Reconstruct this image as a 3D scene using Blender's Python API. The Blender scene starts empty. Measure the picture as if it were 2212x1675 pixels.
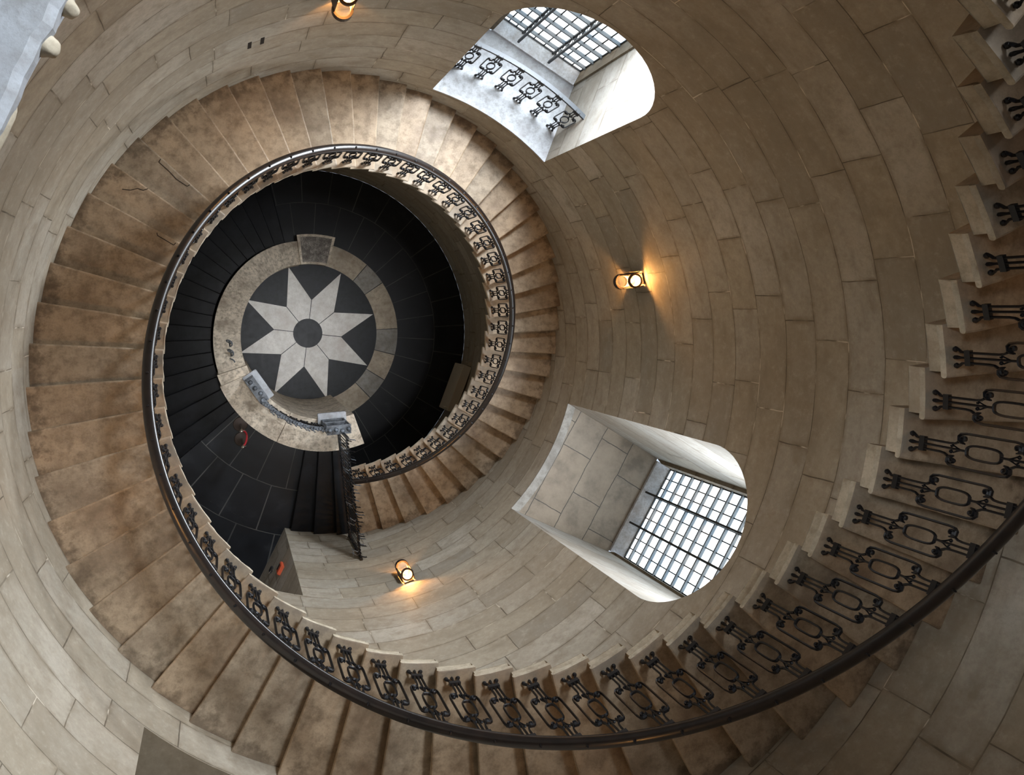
import bpy, bmesh, math, random
from mathutils import Vector, Matrix
random.seed(7)
PI = math.pi
R_ = math.radians
S = bpy.context.scene
COL = S.collection

# ------------------------------------------------------------------ camera
CAMR = ((0.97072882, 0.00560191, -0.24011283), (0.0, 0.99972796, 0.02332399), (0.24017817, -0.02264127, 0.97046474))
CAMC = (-1.87689, 0.57468, 19.76515)
F_PX = 1818.680
cam = bpy.data.cameras.new('camera'); camo = bpy.data.objects.new('camera', cam); COL.objects.link(camo)
cam.sensor_fit = 'HORIZONTAL'; cam.sensor_width = 36.0
cam.lens = F_PX/2212*36.0
cam.shift_x = (1106-935.673)/2212; cam.shift_y = -(837.5-709.340)/2212
cam.clip_start = 0.02; cam.clip_end = 200
M = Matrix([list(r) for r in CAMR]).to_4x4(); M.translation = Vector(CAMC)
camo.matrix_world = M
S.camera = camo

# ------------------------------------------------------------------ world, exposure
S.view_settings.view_transform = 'Standard'; S.view_settings.look = 'None'
S.view_settings.gamma = 1.0; S.view_settings.use_curve_mapping = False
S.view_settings.exposure = 0.0
W = bpy.data.worlds.new('overcast_sky'); S.world = W; W.use_nodes = True
W.node_tree.nodes['Background'].inputs[0].default_value = (0.75, 0.86, 1.0, 1)
W.node_tree.nodes['Background'].inputs[1].default_value = 1.0

def area(name, loc, target, size, power, color=(1, 1, 1), sy=None, spread=180):
    l = bpy.data.lights.new(name, 'AREA'); l.energy = power; l.color = color
    l.shape = 'RECTANGLE' if sy else 'DISK'; l.size = size
    if sy: l.size_y = sy
    l.spread = R_(spread)
    o = bpy.data.objects.new(name, l); COL.objects.link(o); o.location = loc
    d = Vector(target)-Vector(loc); o.rotation_euler = d.to_track_quat('-Z', 'Y').to_euler()
    return o
TOP = 24.0
def daylight(name, ax, d, t, z, w, h, power, tgt, color=(.86, .93, 1.0), spread=180):
    a = R_(ax); e = Vector((math.cos(a), math.sin(a), 0)); n = Vector((-e.y, e.x, 0))
    area(name, e*d+n*t+Vector((0, 0, z)), tgt, w, power, color, sy=h, spread=spread)
# daylight entering through the heads of the two visible windows and the two upper ones
daylight('window_daylight', 329.6, 5.45, .06, 10.95, 1.2, 1.7, 175, (-1.8, .9, 7.5), spread=125)
daylight('window_daylight', 60.4, 4.6, 0, 20.7, 1.6, 2.3, 250, (-3.5, -1.8, 12.5), spread=62)
daylight('window_daylight', 151.0, 4.6, 0, 20.9, 1.6, 2.0, 5, (2.9, -.75, 15.0), spread=20)
daylight('window_daylight', 60.3, 4.85, -.07, 11.15, 1.1, 1.6, 440, (-1.2, -2.4, 6.8), spread=128)
# added unseen overhead fill; the narrow beam brightens the star and parapet
area('overhead_fill', (0, 0, TOP-0.3), (0, 0, 0), 6.2, 20, (0.93, 0.96, 1.0), spread=140)
area('star_well_fill', (0, 0, TOP-0.25), (-0.1, -0.2, 0), 2.6, 20, (0.95, 0.97, 1.0), spread=14)

# ------------------------------------------------------------------ stair geometry (fitted)
RO = 3.8; RI = 2.507; RR = 2.572; HR = 0.953
TH0 = 240.93344; A = 6.432103; H = 0.168242; Z0 = 12.23960
def th(k): return TH0-A*k
def zt(k): return Z0-H*k
def cyl(r, deg, z): a = R_(deg); return Vector((r*math.cos(a), r*math.sin(a), z))

# ------------------------------------------------------------------ helpers
def setp(o, label=None, cat=None, group=None, kind=None):
    if label: o['label'] = label
    if cat: o['category'] = cat
    if group: o['group'] = group
    if kind: o['kind'] = kind
    return o
def link(name, bm, mat, parent=None, smooth=False, data=None):
    if data is None:
        me = bpy.data.meshes.new(name)
        bmesh.ops.recalc_face_normals(bm, faces=bm.faces) if bm.faces else None
        bm.to_mesh(me); bm.free()
        mats = mat if isinstance(mat, (list, tuple)) else [mat]
        for m in mats: me.materials.append(m)
        if smooth:
            for p in me.polygons: p.use_smooth = True
    else: me = data
    o = bpy.data.objects.new(name, me); COL.objects.link(o)
    if parent: o.parent = parent
    return o
def empty(name, loc=(0, 0, 0), rz=0):
    o = bpy.data.objects.new(name, None); COL.objects.link(o); o.location = loc; o.rotation_euler = (0, 0, rz)
    o.empty_display_size = 0.1
    return o
def dup(root, loc, rz):
    r = root.copy(); COL.objects.link(r); r.location = loc; r.rotation_euler = (0, 0, rz)
    for c in list(root.children):
        d = c.copy(); COL.objects.link(d); d.parent = r
        for e in list(c.children):
            f = e.copy(); COL.objects.link(f); f.parent = d
    return r
def box(bm, x0, x1, y0, y1, z0, z1, mat=None):
    v = [bm.verts.new(p) for p in ((x0,y0,z0),(x1,y0,z0),(x1,y1,z0),(x0,y1,z0),(x0,y0,z1),(x1,y0,z1),(x1,y1,z1),(x0,y1,z1))]
    fs = [bm.faces.new([v[i] for i in f]) for f in ((3,2,1,0),(4,5,6,7),(0,1,5,4),(1,2,6,5),(2,3,7,6),(3,0,4,7))]
    if mat is not None:
        for f in fs: f.material_index = mat
    return v
def quad(bm, pts, mi=0):
    f = bm.faces.new([bm.verts.new(p) for p in pts]); f.material_index = mi; return f
def tube(bm, pts, r, n=6, closed=False, caps=True):
    pts = [Vector(p) for p in pts]; N = len(pts)
    rs = r if isinstance(r, (list, tuple)) else [r]*N
    rings = []; up = None
    for i, p in enumerate(pts):
        if closed: t = pts[(i+1) % N]-pts[i-1]
        else: t = pts[min(i+1, N-1)]-pts[max(i-1, 0)]
        t.normalize()
        if up is None:
            up = Vector((0, 0, 1)) if abs(t.z) < .9 else Vector((1, 0, 0))
        a = up-t*up.dot(t)
        if a.length < 1e-4: a = t.orthogonal()
        a.normalize(); up = a; b = t.cross(a)
        rings.append([bm.verts.new(p+(a*math.cos(2*PI*j/n)+b*math.sin(2*PI*j/n))*rs[i]) for j in range(n)])
    for i in range(N if closed else N-1):
        q, s = rings[i], rings[(i+1) % N]
        for j in range(n): bm.faces.new((q[j], q[(j+1) % n], s[(j+1) % n], s[j]))
    if caps and not closed:
        bm.faces.new(rings[0][::-1]); bm.faces.new(rings[-1])
def lathe(bm, prof, n=20, c=(0, 0, 0)):
    rings = []
    for r, z in prof:
        if r < 1e-5: rings.append([bm.verts.new((c[0], c[1], c[2]+z))])
        else: rings.append([bm.verts.new((c[0]+r*math.cos(2*PI*j/n), c[1]+r*math.sin(2*PI*j/n), c[2]+z)) for j in range(n)])
    for a, b in zip(rings, rings[1:]):
        if len(a) == 1 and len(b) == 1: continue
        for j in range(n):
            k = (j+1) % n
            if len(a) == 1: bm.faces.new((a[0], b[j], b[k]))
            elif len(b) == 1: bm.faces.new((a[j], a[k], b[0]))
            else: bm.faces.new((a[j], a[k], b[k], b[j]))
def sector(bm, r0, r1, a0, a1, zb, ztop, n=4, mi=0):
    """solid annular block; ztop may be a function of the angle"""
    f = ztop if callable(ztop) else (lambda a: ztop)
    rows = []
    for i in range(n+1):
        a = a0+(a1-a0)*i/n; t = f(a)
        rows.append([bm.verts.new(cyl(r, a, z)) for r, z in ((r0, zb), (r1, zb), (r1, t), (r0, t))])
    for p, q in zip(rows, rows[1:]):
        for j in range(4):
            g = bm.faces.new((p[j], p[(j+1) % 4], q[(j+1) % 4], q[j])); g.material_index = mi
    bm.faces.new(rows[0][::-1]).material_index = mi; bm.faces.new(rows[-1]).material_index = mi

# ------------------------------------------------------------------ materials
class NT:
    def __init__(s, name):
        s.m = bpy.data.materials.new(name); s.m.use_nodes = True; s.t = s.m.node_tree
        s.b = s.t.nodes['Principled BSDF']
    def n(s, typ, **kw):
        x = s.t.nodes.new(typ)
        for k, v in kw.items(): setattr(x, k, v)
        return x
    def l(s, a, b): s.t.links.new(a, b)
    def math(s, op, a, b=None, c=None, clamp=False):
        x = s.n('ShaderNodeMath', operation=op); x.use_clamp = clamp
        for i, v in enumerate((a, b, c)):
            if v is None: continue
            if isinstance(v, (int, float)): x.inputs[i].default_value = v
            else: s.l(v, x.inputs[i])
        return x.outputs[0]
    def noise(s, vec, scale, detail=5, rough=.6, w=None):
        x = s.n('ShaderNodeTexNoise'); x.inputs['Scale'].default_value = scale
        x.inputs['Detail'].default_value = detail; x.inputs['Roughness'].default_value = rough
        s.l(vec, x.inputs['Vector']); return x.outputs['Fac']
    def ramp(s, fac, stops):
        x = s.n('ShaderNodeValToRGB'); e = x.color_ramp.elements
        while len(e) < len(stops): e.new(0.5)
        for i, (p, c) in enumerate(stops):
            e[i].position = p; e[i].color = tuple(c)+(1,) if len(c) == 3 else c
        s.l(fac, x.inputs[0]); return x.outputs[0]
    def mix(s, fac, a, b, blend='MIX'):
        x = s.n('ShaderNodeMix', data_type='RGBA', blend_type=blend)
        if isinstance(fac, (int, float)): x.inputs[0].default_value = fac
        else: s.l(fac, x.inputs[0])
        for i, v in ((6, a), (7, b)):
            if isinstance(v, tuple): x.inputs[i].default_value = v+(1,) if len(v) == 3 else v
            else: s.l(v, x.inputs[i])
        return x.outputs[2]
    def bump(s, h, strength=.3, dist=.02):
        x = s.n('ShaderNodeBump'); x.inputs['Strength'].default_value = strength; x.inputs['Distance'].default_value = dist
        s.l(h, x.inputs['Height']); s.l(x.outputs[0], s.b.inputs['Normal'])
    def coord(s, kind='Object'):
        return s.n('ShaderNodeTexCoord').outputs[kind]
    def world(s): return s.n('ShaderNodeNewGeometry').outputs['Position']
    def sep(s, v):
        x = s.n('ShaderNodeSeparateXYZ'); s.l(v, x.inputs[0]); return x.outputs
    def comb(s, x_, y_, z_=0.0):
        x = s.n('ShaderNodeCombineXYZ')
        for i, v in enumerate((x_, y_, z_)):
            if isinstance(v, (int, float)): x.inputs[i].default_value = v
            else: s.l(v, x.inputs[i])
        return x.outputs[0]
def simple(name, col, rough=.6, metal=0.0, spec=.5, em=None, es=0):
    s = NT(name); s.b.inputs['Base Color'].default_value = tuple(col)+(1,); s.b.inputs['Roughness'].default_value = rough
    s.b.inputs['Metallic'].default_value = metal; s.b.inputs['Specular IOR Level'].default_value = spec
    if em: s.b.inputs['Emission Color'].default_value = tuple(em)+(1,); s.b.inputs['Emission Strength'].default_value = es
    return s.m

def ashlar(name, base=(.34, .30, .245), polar=True, course=.45, length=1.05):
    s = NT(name); pos = s.world(); x, y, z = s.sep(pos)
    nz = s.noise(pos, 1.3, 3); wob = s.math('MULTIPLY', s.math('SUBTRACT', nz, .5), .035)
    z2 = s.math('ADD', z, wob)
    if polar: u = s.math('MULTIPLY', s.math('ARCTAN2', y, x), RO)
    else: u = s.math('ADD', x, y)
    row = s.math('FLOOR', s.math('DIVIDE', z2, course))
    wn = s.n('ShaderNodeTexWhiteNoise', noise_dimensions='1D'); s.l(row, wn.inputs['W'])
    u2 = s.math('ADD', s.math('MULTIPLY', u, s.math('ADD', .62, s.math('MULTIPLY', wn.outputs[0], .85))), s.math('MULTIPLY', wn.outputs[0], 7.0))
    # wobble the perpends a little
    u2 = s.math('ADD', u2, s.math('MULTIPLY', s.math('SUBTRACT', s.noise(pos, 2.3, 2), .5), .03))
    br = s.n('ShaderNodeTexBrick'); br.offset = .5; br.squash = 1.0
    br.inputs['Scale'].default_value = 1.0; br.inputs['Brick Width'].default_value = length; br.inputs['Row Height'].default_value = course
    br.inputs['Mortar Size'].default_value = .0058; br.inputs['Mortar Smooth'].default_value = .35; br.inputs['Bias'].default_value = 0
    br.inputs['Color1'].default_value = (0, 0, 0, 1); br.inputs['Color2'].default_value = (1, 1, 1, 1); br.inputs['Mortar'].default_value = (.5, .5, .5, 1)
    s.l(s.comb(u2, z2), br.inputs['Vector'])
    b = Vector(base)
    blk = s.ramp(br.outputs['Color'], [(0, b*.68), (.3, (b.x*.98, b.y*.93, b.z*.84)), (.65, (b.x*1.0, b.y*1.02, b.z*1.04)), (1, b*1.22)])
    big = s.noise(pos, .55, 4, .55)
    c1 = s.mix(s.ramp(big, [(.35, (0, 0, 0)), (.7, (1, 1, 1))]), blk, (b.x*.74, b.y*.68, b.z*.6))
    strv = s.comb(s.math('MULTIPLY', u, .9), s.math('MULTIPLY', z2, 2.6), s.math('MULTIPLY', row, 3.1))
    st = s.noise(strv, 1.6, 6, .62)
    c2 = s.mix(s.ramp(st, [(.52, (0, 0, 0)), (.74, (.6, .6, .6))]), c1, (b.x*.55, b.y*.5, b.z*.44))
    c2 = s.mix(s.ramp(st, [(.25, (.35, .35, .35)), (.45, (0, 0, 0))]), c2, (b.x*1.2, b.y*1.2, b.z*1.18))
    mot = s.noise(pos, 3.4, 7, .7)
    c2 = s.mix(s.ramp(mot, [(.5, (0, 0, 0)), (.7, (.7, .7, .7))]), c2, (b.x*.62, b.y*.56, b.z*.48))
    b2 = s.n('ShaderNodeTexBrick'); b2.offset = .5; b2.squash = 1.0
    for k_, v_ in (('Scale', 1.0), ('Brick Width', length), ('Row Height', course), ('Mortar Size', .05), ('Mortar Smooth', 1.0)): b2.inputs[k_].default_value = v_
    s.l(s.comb(u2, z2), b2.inputs['Vector'])
    soil = s.math('MULTIPLY', b2.outputs['Fac'], s.ramp(s.noise(pos, 2.6, 6, .7), [(.42, (0, 0, 0)), (.66, (.85, .85, .85))]))
    c2 = s.mix(soil, c2, (b.x*.5, b.y*.44, b.z*.36))
    gr = s.noise(pos, 11, 7, .75)
    c2 = s.mix(s.ramp(gr, [(.5, (0, 0, 0)), (.72, (.5, .5, .5))]), c2, (b.x*.6, b.y*.55, b.z*.48))
    c2 = s.mix(s.ramp(gr, [(.3, (.4, .4, .4)), (.46, (0, 0, 0))]), c2, (b.x*1.3, b.y*1.28, b.z*1.24))
    fine = s.noise(pos, 28, 6, .7)
    c3 = s.mix(s.math('MULTIPLY', s.math('SUBTRACT', fine, .4), .9, clamp=True), c2, (b.x*.6, b.y*.57, b.z*.52))
    jn = s.noise(pos, 3.1, 2)
    jcol = s.ramp(jn, [(.42, (b.x*.22, b.y*.19, b.z*.16)), (.58, (b.x*.5, b.y*.46, b.z*.4)), (.66, (b.x*1.6, b.y*1.55, b.z*1.5))])
    col = s.mix(s.math('MULTIPLY', br.outputs['Fac'], .85), c3, jcol)
    s.l(col, s.b.inputs['Base Color']); s.b.inputs['Roughness'].default_value = .72; s.b.inputs['Specular IOR Level'].default_value = .28
    h = s.math('ADD', s.math('MULTIPLY', s.math('SUBTRACT', 1.0, br.outputs['Fac']), .6), s.math('ADD', s.math('MULTIPLY', fine, .12), s.math('MULTIPLY', st, .25)))
    s.bump(h, .55, .012)
    return s.m

def stone(name, base, dark=.45, scale=1.0, rough=.6, spec=.35, edge=None, stain=1.0, bump=.35, light=1.25):
    s = NT(name); pos = s.world(); b = Vector(base)
    n1 = s.noise(pos, 1.7*scale, 6, .6); n2 = s.noise(pos, 9*scale, 6, .68); n3 = s.noise(pos, 55*scale, 4, .7)
    c = s.ramp(n1, [(.3, b*light), (.52, b), (.72, (b.x*dark*1.1, b.y*dark, b.z*dark*.95))])
    c = s.mix(s.ramp(n2, [(.44, (0, 0, 0)), (.68, (.8*stain, .8*stain, .8*stain))]), c, (b.x*dark, b.y*dark*.95, b.z*dark*.88))
    c = s.mix(s.math('MULTIPLY', s.math('SUBTRACT', n3, .45), 1.1, clamp=True), c, (b.x*dark*.8, b.y*dark*.75, b.z*dark*.7))
    s.l(c, s.b.inputs['Base Color']); s.b.inputs['Specular IOR Level'].default_value = spec
    s.l(s.math('ADD', rough-.12, s.math('MULTIPLY', n2, .3)), s.b.inputs['Roughness'])
    s.bump(s.math('ADD', n2, s.math('MULTIPLY', n3, .4)), bump, .006)
    return s.m, s, c
def tread_material(name, base):
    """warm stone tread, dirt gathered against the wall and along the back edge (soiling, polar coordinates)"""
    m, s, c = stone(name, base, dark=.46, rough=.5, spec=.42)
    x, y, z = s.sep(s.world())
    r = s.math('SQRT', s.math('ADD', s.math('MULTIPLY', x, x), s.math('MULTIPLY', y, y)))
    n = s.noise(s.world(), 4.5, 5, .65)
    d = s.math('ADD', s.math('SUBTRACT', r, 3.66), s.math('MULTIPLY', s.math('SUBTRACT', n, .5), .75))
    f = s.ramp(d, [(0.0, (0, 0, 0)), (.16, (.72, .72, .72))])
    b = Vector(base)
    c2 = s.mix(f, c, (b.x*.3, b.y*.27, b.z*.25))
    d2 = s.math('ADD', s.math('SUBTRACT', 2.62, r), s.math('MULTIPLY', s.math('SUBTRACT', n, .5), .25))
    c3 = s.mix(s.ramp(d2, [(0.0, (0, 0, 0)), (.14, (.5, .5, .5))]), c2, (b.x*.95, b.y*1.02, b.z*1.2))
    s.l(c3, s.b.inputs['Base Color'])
    return m

M_wall = ashlar('ashlar_limestone', (.43, .394, .333))
M_reveal = ashlar('pale_reveal_stone', (.38, .365, .34), polar=False, course=.62, length=1.6)
M_slabfloor = None
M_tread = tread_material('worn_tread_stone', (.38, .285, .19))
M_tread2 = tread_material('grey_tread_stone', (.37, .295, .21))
M_end = stone('limestone_step_end', (.5, .44, .34), dark=.6, rough=.75, spec=.2)[0]
M_black = stone('black_marble', (.008, .009, .0115), dark=.6, rough=.42, spec=.22, light=1.4, bump=.1)[0]
M_white = stone('white_star_marble', (.64, .62, .58), dark=.7, rough=.45, spec=.4, stain=.6, bump=.15)[0]
M_tan = stone('tan_ring_marble', (.46, .385, .29), dark=.6, rough=.5, spec=.4, bump=.15)[0]
M_grey = stone('grey_ring_marble', (.3, .28, .25), dark=.6, rough=.5, spec=.4, bump=.15)[0]
M_para = stone('soiled_parapet_stone', (.66, .58, .47), dark=.42, scale=1.6, rough=.6, spec=.3, stain=1.2)[0]
M_landing = stone('grey_landing_stone', (.24, .25, .275), dark=.4, scale=2.2, rough=.55, spec=.4, stain=1.1)[0]
M_landedge = stone('pale_landing_edge', (.4, .42, .45), dark=.7, scale=1.5, rough=.6, spec=.3)[0]
M_iron = simple('black_wrought_iron', (.011, .011, .013), .42, .3)
M_iron_lit = stone('daylit_blue_black_iron', (.1, .115, .135), dark=.25, scale=3, rough=.4, spec=.5, bump=.3, light=2.2)[0]  # black iron with bluish daylight put into its base colour
M_rail = NT('dark_handrail_wood')
_s = M_rail; _c = _s.ramp(_s.noise(_s.world(), 9, 4), [(.35, (.008, .006, .0055)), (.7, (.017, .011, .009))])
_s.l(_c, _s.b.inputs['Base Color']); _s.b.inputs['Roughness'].default_value = .3; _s.b.inputs['Specular IOR Level'].default_value = .5
_s.b.inputs['Coat Weight'].default_value = .35; _s.b.inputs['Coat Roughness'].default_value = .22
M_rail = _s.m
M_bronze = simple('dark_bronze', (.05, .035, .028), .45, .5)
M_roughsill = stone('pale_rough_sill', (.62, .64, .68), dark=.65, scale=3, rough=.7, spec=.25)[0]
M_lead = simple('grey_glazing_bar', (.16, .18, .2), .5, .2)
M_blackbar = simple('black_glazing_bar', (.02, .022, .025), .5)
M_chrome = simple('polished_steel', (.55, .5, .46), .2, 1.0)
M_red = simple('red_rope', (.35, .012, .02), .6)
M_redplast = simple('orange_red_plastic', (.7, .12, .05), .45)
M_rad = simple('brown_grey_enamel', (.6, .53, .42), .55)
M_dark = simple('dark_slot', (.012, .007, .004), .9)
M_bulb = simple('lit_lamp_bulb', (1, .8, .5), .3, em=(1.0, .55, .16), es=22)
M_shadejamb = ashlar('shaded_recess_stone', (.2, .165, .12), polar=False, course=.5)  # recess stone with the lack of light put into its dark brown

# sill slab floor of the windows: joints run along / across the window axis
def slabs(name, base, axis_deg, rows):
    s = NT(name); pos = s.world(); x, y, z = s.sep(pos); a = R_(axis_deg); b = Vector(base)
    d = s.math('ADD', s.math('MULTIPLY', x, math.cos(a)), s.math('MULTIPLY', y, math.sin(a)))
    t = s.math('ADD', s.math('MULTIPLY', x, -math.sin(a)), s.math('MULTIPLY', y, math.cos(a)))
    br = s.n('ShaderNodeTexBrick'); br.offset = .4; br.inputs['Scale'].default_value = 1
    br.inputs['Brick Width'].default_value = 1.02; br.inputs['Row Height'].default_value = rows
    br.inputs['Mortar Size'].default_value = .007; br.inputs['Color1'].default_value = (0, 0, 0, 1); br.inputs['Color2'].default_value = (1, 1, 1, 1)
    wob = s.math('MULTIPLY', s.math('SUBTRACT', s.noise(pos, 3, 3), .5), .05)
    s.l(s.comb(s.math('ADD', t, s.math('ADD', wob, 3.3)), s.math('ADD', d, s.math('ADD', wob, -3.93+rows*4))), br.inputs['Vector'])
    n1 = s.noise(pos, 2.2, 6, .65)
    c = s.ramp(n1, [(.35, b*1.25), (.5, b), (.68, b*.5)])
    c = s.mix(s.math('MULTIPLY', br.outputs['Color'], .35), c, (b.x*1.1, b.y*.92, b.z*.7))
    c = s.mix(br.outputs['Fac'], c, tuple(b*.22))
    s.l(c, s.b.inputs['Base Color']); s.b.inputs['Roughness'].default_value = .55
    s.bump(s.math('SUBTRACT', s.noise(pos, 20, 5), br.outputs['Fac']), .3, .01)
    return s.m
M_slab1 = slabs('brown_sill_slabs', (.25, .205, .155), 329.5, .56)
M_slab2 = stone('blue_grey_sill_stone', (.42, .44, .47), dark=.6, scale=1.3, rough=.5, spec=.4)[0]

# black landing/floor slabs with pale joints on arcs and radii
def floor_black():
    s = NT('black_floor_slabs'); pos = s.world(); x, y, z = s.sep(pos)
    r = s.math('SQRT', s.math('ADD', s.math('MULTIPLY', x, x), s.math('MULTIPLY', y, y)))
    ang = s.math('MULTIPLY', s.math('ARCTAN2', y, x), 180/PI)
    wob = s.math('MULTIPLY', s.math('SUBTRACT', s.noise(pos, 2.5, 3), .5), .03)
    r2 = s.math('ADD', s.math('SUBTRACT', r, 2.13), wob)
    br = s.n('ShaderNodeTexBrick'); br.offset = .52; br.inputs['Scale'].default_value = 1
    br.inputs['Brick Width'].default_value = 11.2; br.inputs['Row Height'].default_value = .91
    br.inputs['Mortar Size'].default_value = .0085; br.inputs['Mortar Smooth'].default_value = .3
    br.inputs['Color1'].default_value = (0, 0, 0, 1); br.inputs['Color2'].default_value = (1, 1, 1, 1)
    # scale the angle so the mortar keeps the same width as along r
    u = s.math('MULTIPLY', s.math('ADD', ang, 720-244.0+3.0), 1.0)
    br.inputs['Brick Width'].default_value = .46
    u = s.math('MULTIPLY', u, .46/11.2)
    s.l(s.comb(u, r2), br.inputs['Vector'])
    n1 = s.noise(pos, 2.0, 6, .6)
    c = s.ramp(n1, [(.3, (.006, .0066, .0085)), (.6, (.011, .0125, .016)), (.75, (.026, .029, .034))])
    c = s.mix(s.math('MULTIPLY', br.outputs['Fac'], s.ramp(s.noise(pos, 1.1, 2), [(.4, (.35, .35, .35)), (.6, (1, 1, 1))])), c, (.085, .085, .082))
    s.l(c, s.b.inputs['Base Color']); s.l(s.math('ADD', .38, s.math('MULTIPLY', n1, .25)), s.b.inputs['Roughness'])
    s.b.inputs['Specular IOR Level'].default_value = .35
    return s.m
M_floor = floor_black()

def glass_mat(name, strength):
    s = NT(name); pos = s.world()
    v = s.n('ShaderNodeTexVoronoi'); v.inputs['Scale'].default_value = 4.5; s.l(pos, v.inputs['Vector'])
    c = s.ramp(s.sep(v.outputs['Color'])[0], [(0, (.62, .8, .95)), (.4, (.85, .95, 1.0)), (.75, (.95, 1.0, 1.0)), (1, (1.0, .96, .92))])
    s.l(c, s.b.inputs['Emission Color']); s.b.inputs['Emission Strength'].default_value = strength
    s.b.inputs['Base Color'].default_value = (.6, .65, .7, 1); s.b.inputs['Roughness'].default_value = .15
    return s.m
M_glass = glass_mat('daylit_leaded_glass', 3.4)
M_glass_up = glass_mat('daylit_upper_glass', 1.2)
M_clear = NT('clear_lamp_glass'); M_clear.b.inputs['Alpha'].default_value = .14; M_clear.b.inputs['Roughness'].default_value = .25
M_clear.b.inputs['Base Color'].default_value = (.8, .78, .76, 1); M_clear = M_clear.m

# ------------------------------------------------------------------ round wall with openings
# (first angle, last angle, bottom, springing or flat top, arched)
OPEN = [dict(n='w1', a0=314.6, a1=344.6, zb=6.75, zs=11.08, arch=True, ax=329.6),
        dict(n='w2', a0=45.6, a1=75.0, zb=8.20, zs=11.12, arch=True, ax=60.3),
        dict(n='door', a0=227.8, a1=258.4, zb=3.154, zs=7.15, arch=False, ax=243.1),
        dict(n='niche', a0=228.2, a1=258.2, zb=12.62, zs=16.9, arch=True, ax=243.2),
        dict(n='up1', a0=136.0, a1=166.0, zb=18.9, zs=21.6, arch=True, ax=151.0),
        dict(n='up2', a0=45.4, a1=75.4, zb=19.2, zs=21.4, arch=True, ax=60.4)]
def build_wall():
    bnd = set(float(a) for a in range(0, 361, 2))
    for o in OPEN:
        for i in range(33):
            bnd.add(round(o['a0']+(o['a1']-o['a0'])*(1-math.cos(PI*i/32))/2, 4))
    bnd = sorted(bnd)
    bnd = [b for i, b in enumerate(bnd) if i == 0 or b-bnd[i-1] > .02 or b in [o['a0'] for o in OPEN]+[o['a1'] for o in OPEN]]
    bm = bmesh.new(); cache = {}
    def V(a, z):
        k = (round(a % 360, 4), round(z, 4))
        if k not in cache: cache[k] = bm.verts.new(cyl(RO, a, z))
        return cache[k]
    def topz(o, a):
        if not o['arch']: return o['zs']
        hw = RO*math.sin(R_((o['a1']-o['a0'])/2)); c = (o['a0']+o['a1'])/2; t = RO*math.sin(R_(a-c))
        return o['zs']+math.sqrt(max(hw*hw-t*t, 0))
    for a, b in zip(bnd, bnd[1:]):
        mid = (a+b)/2; lo = [(0.0, 0.0)]
        segs = []; cur = (0.0, 0.0)
        for o in sorted(OPEN, key=lambda o: o['zb']):
            if o['a0'] < mid < o['a1']:
                segs.append((cur, (o['zb'], o['zb']))); cur = (topz(o, a), topz(o, b))
        segs.append((cur, (TOP, TOP)))
        for (l0, l1), (h0, h1) in segs:
            vs = [V(a, l0), V(b, l1), V(b, h1), V(a, h0)]
            vs2 = []
            for v in vs:
                if v not in vs2: vs2.append(v)
            if len(vs2) > 2:
                try: bm.faces.new(vs2)
                except ValueError: pass
    o = link('wall_round', bm, M_wall, smooth=True); setp(o, kind='structure')
    # normals inward
    return o
build_wall()

def frame(ax):
    a = R_(ax); e = Vector((math.cos(a), math.sin(a), 0)); n = Vector((-e.y, e.x, 0))
    return lambda d, t, z: e*d+n*t+Vector((0, 0, z))
def arc_front(o, n=24):
    """points of the opening's edge on the cylinder: right jamb foot, arch, left jamb foot, as (t, d, z)"""
    pts = []; c = o['ax']
    hw = RO*math.sin(R_((o['a1']-o['a0'])/2)); cc = (o['a0']+o['a1'])/2
    A0 = o['a0']-c; A1 = o['a1']-c
    pts.append((RO*math.sin(R_(A0)), RO*math.cos(R_(A0)), o['zb']))
    if o['arch']:
        for i in range(n+1):
            a = o['a0']+(o['a1']-o['a0'])*(1-math.cos(PI*i/n))/2
            t = RO*math.sin(R_(a-cc)); z = o['zs']+math.sqrt(max(hw*hw-t*t, 0))
            pts.append((RO*math.sin(R_(a-c)), RO*math.cos(R_(a-c)), z))
    else:
        for i in range(n+1):
            a = A0+(A1-A0)*i/n
            pts.append((RO*math.sin(R_(a)), RO*math.cos(R_(a)), o['zs']))
    pts.append((RO*math.sin(R_(A1)), RO*math.cos(R_(A1)), o['zb']))
    return pts

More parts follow.
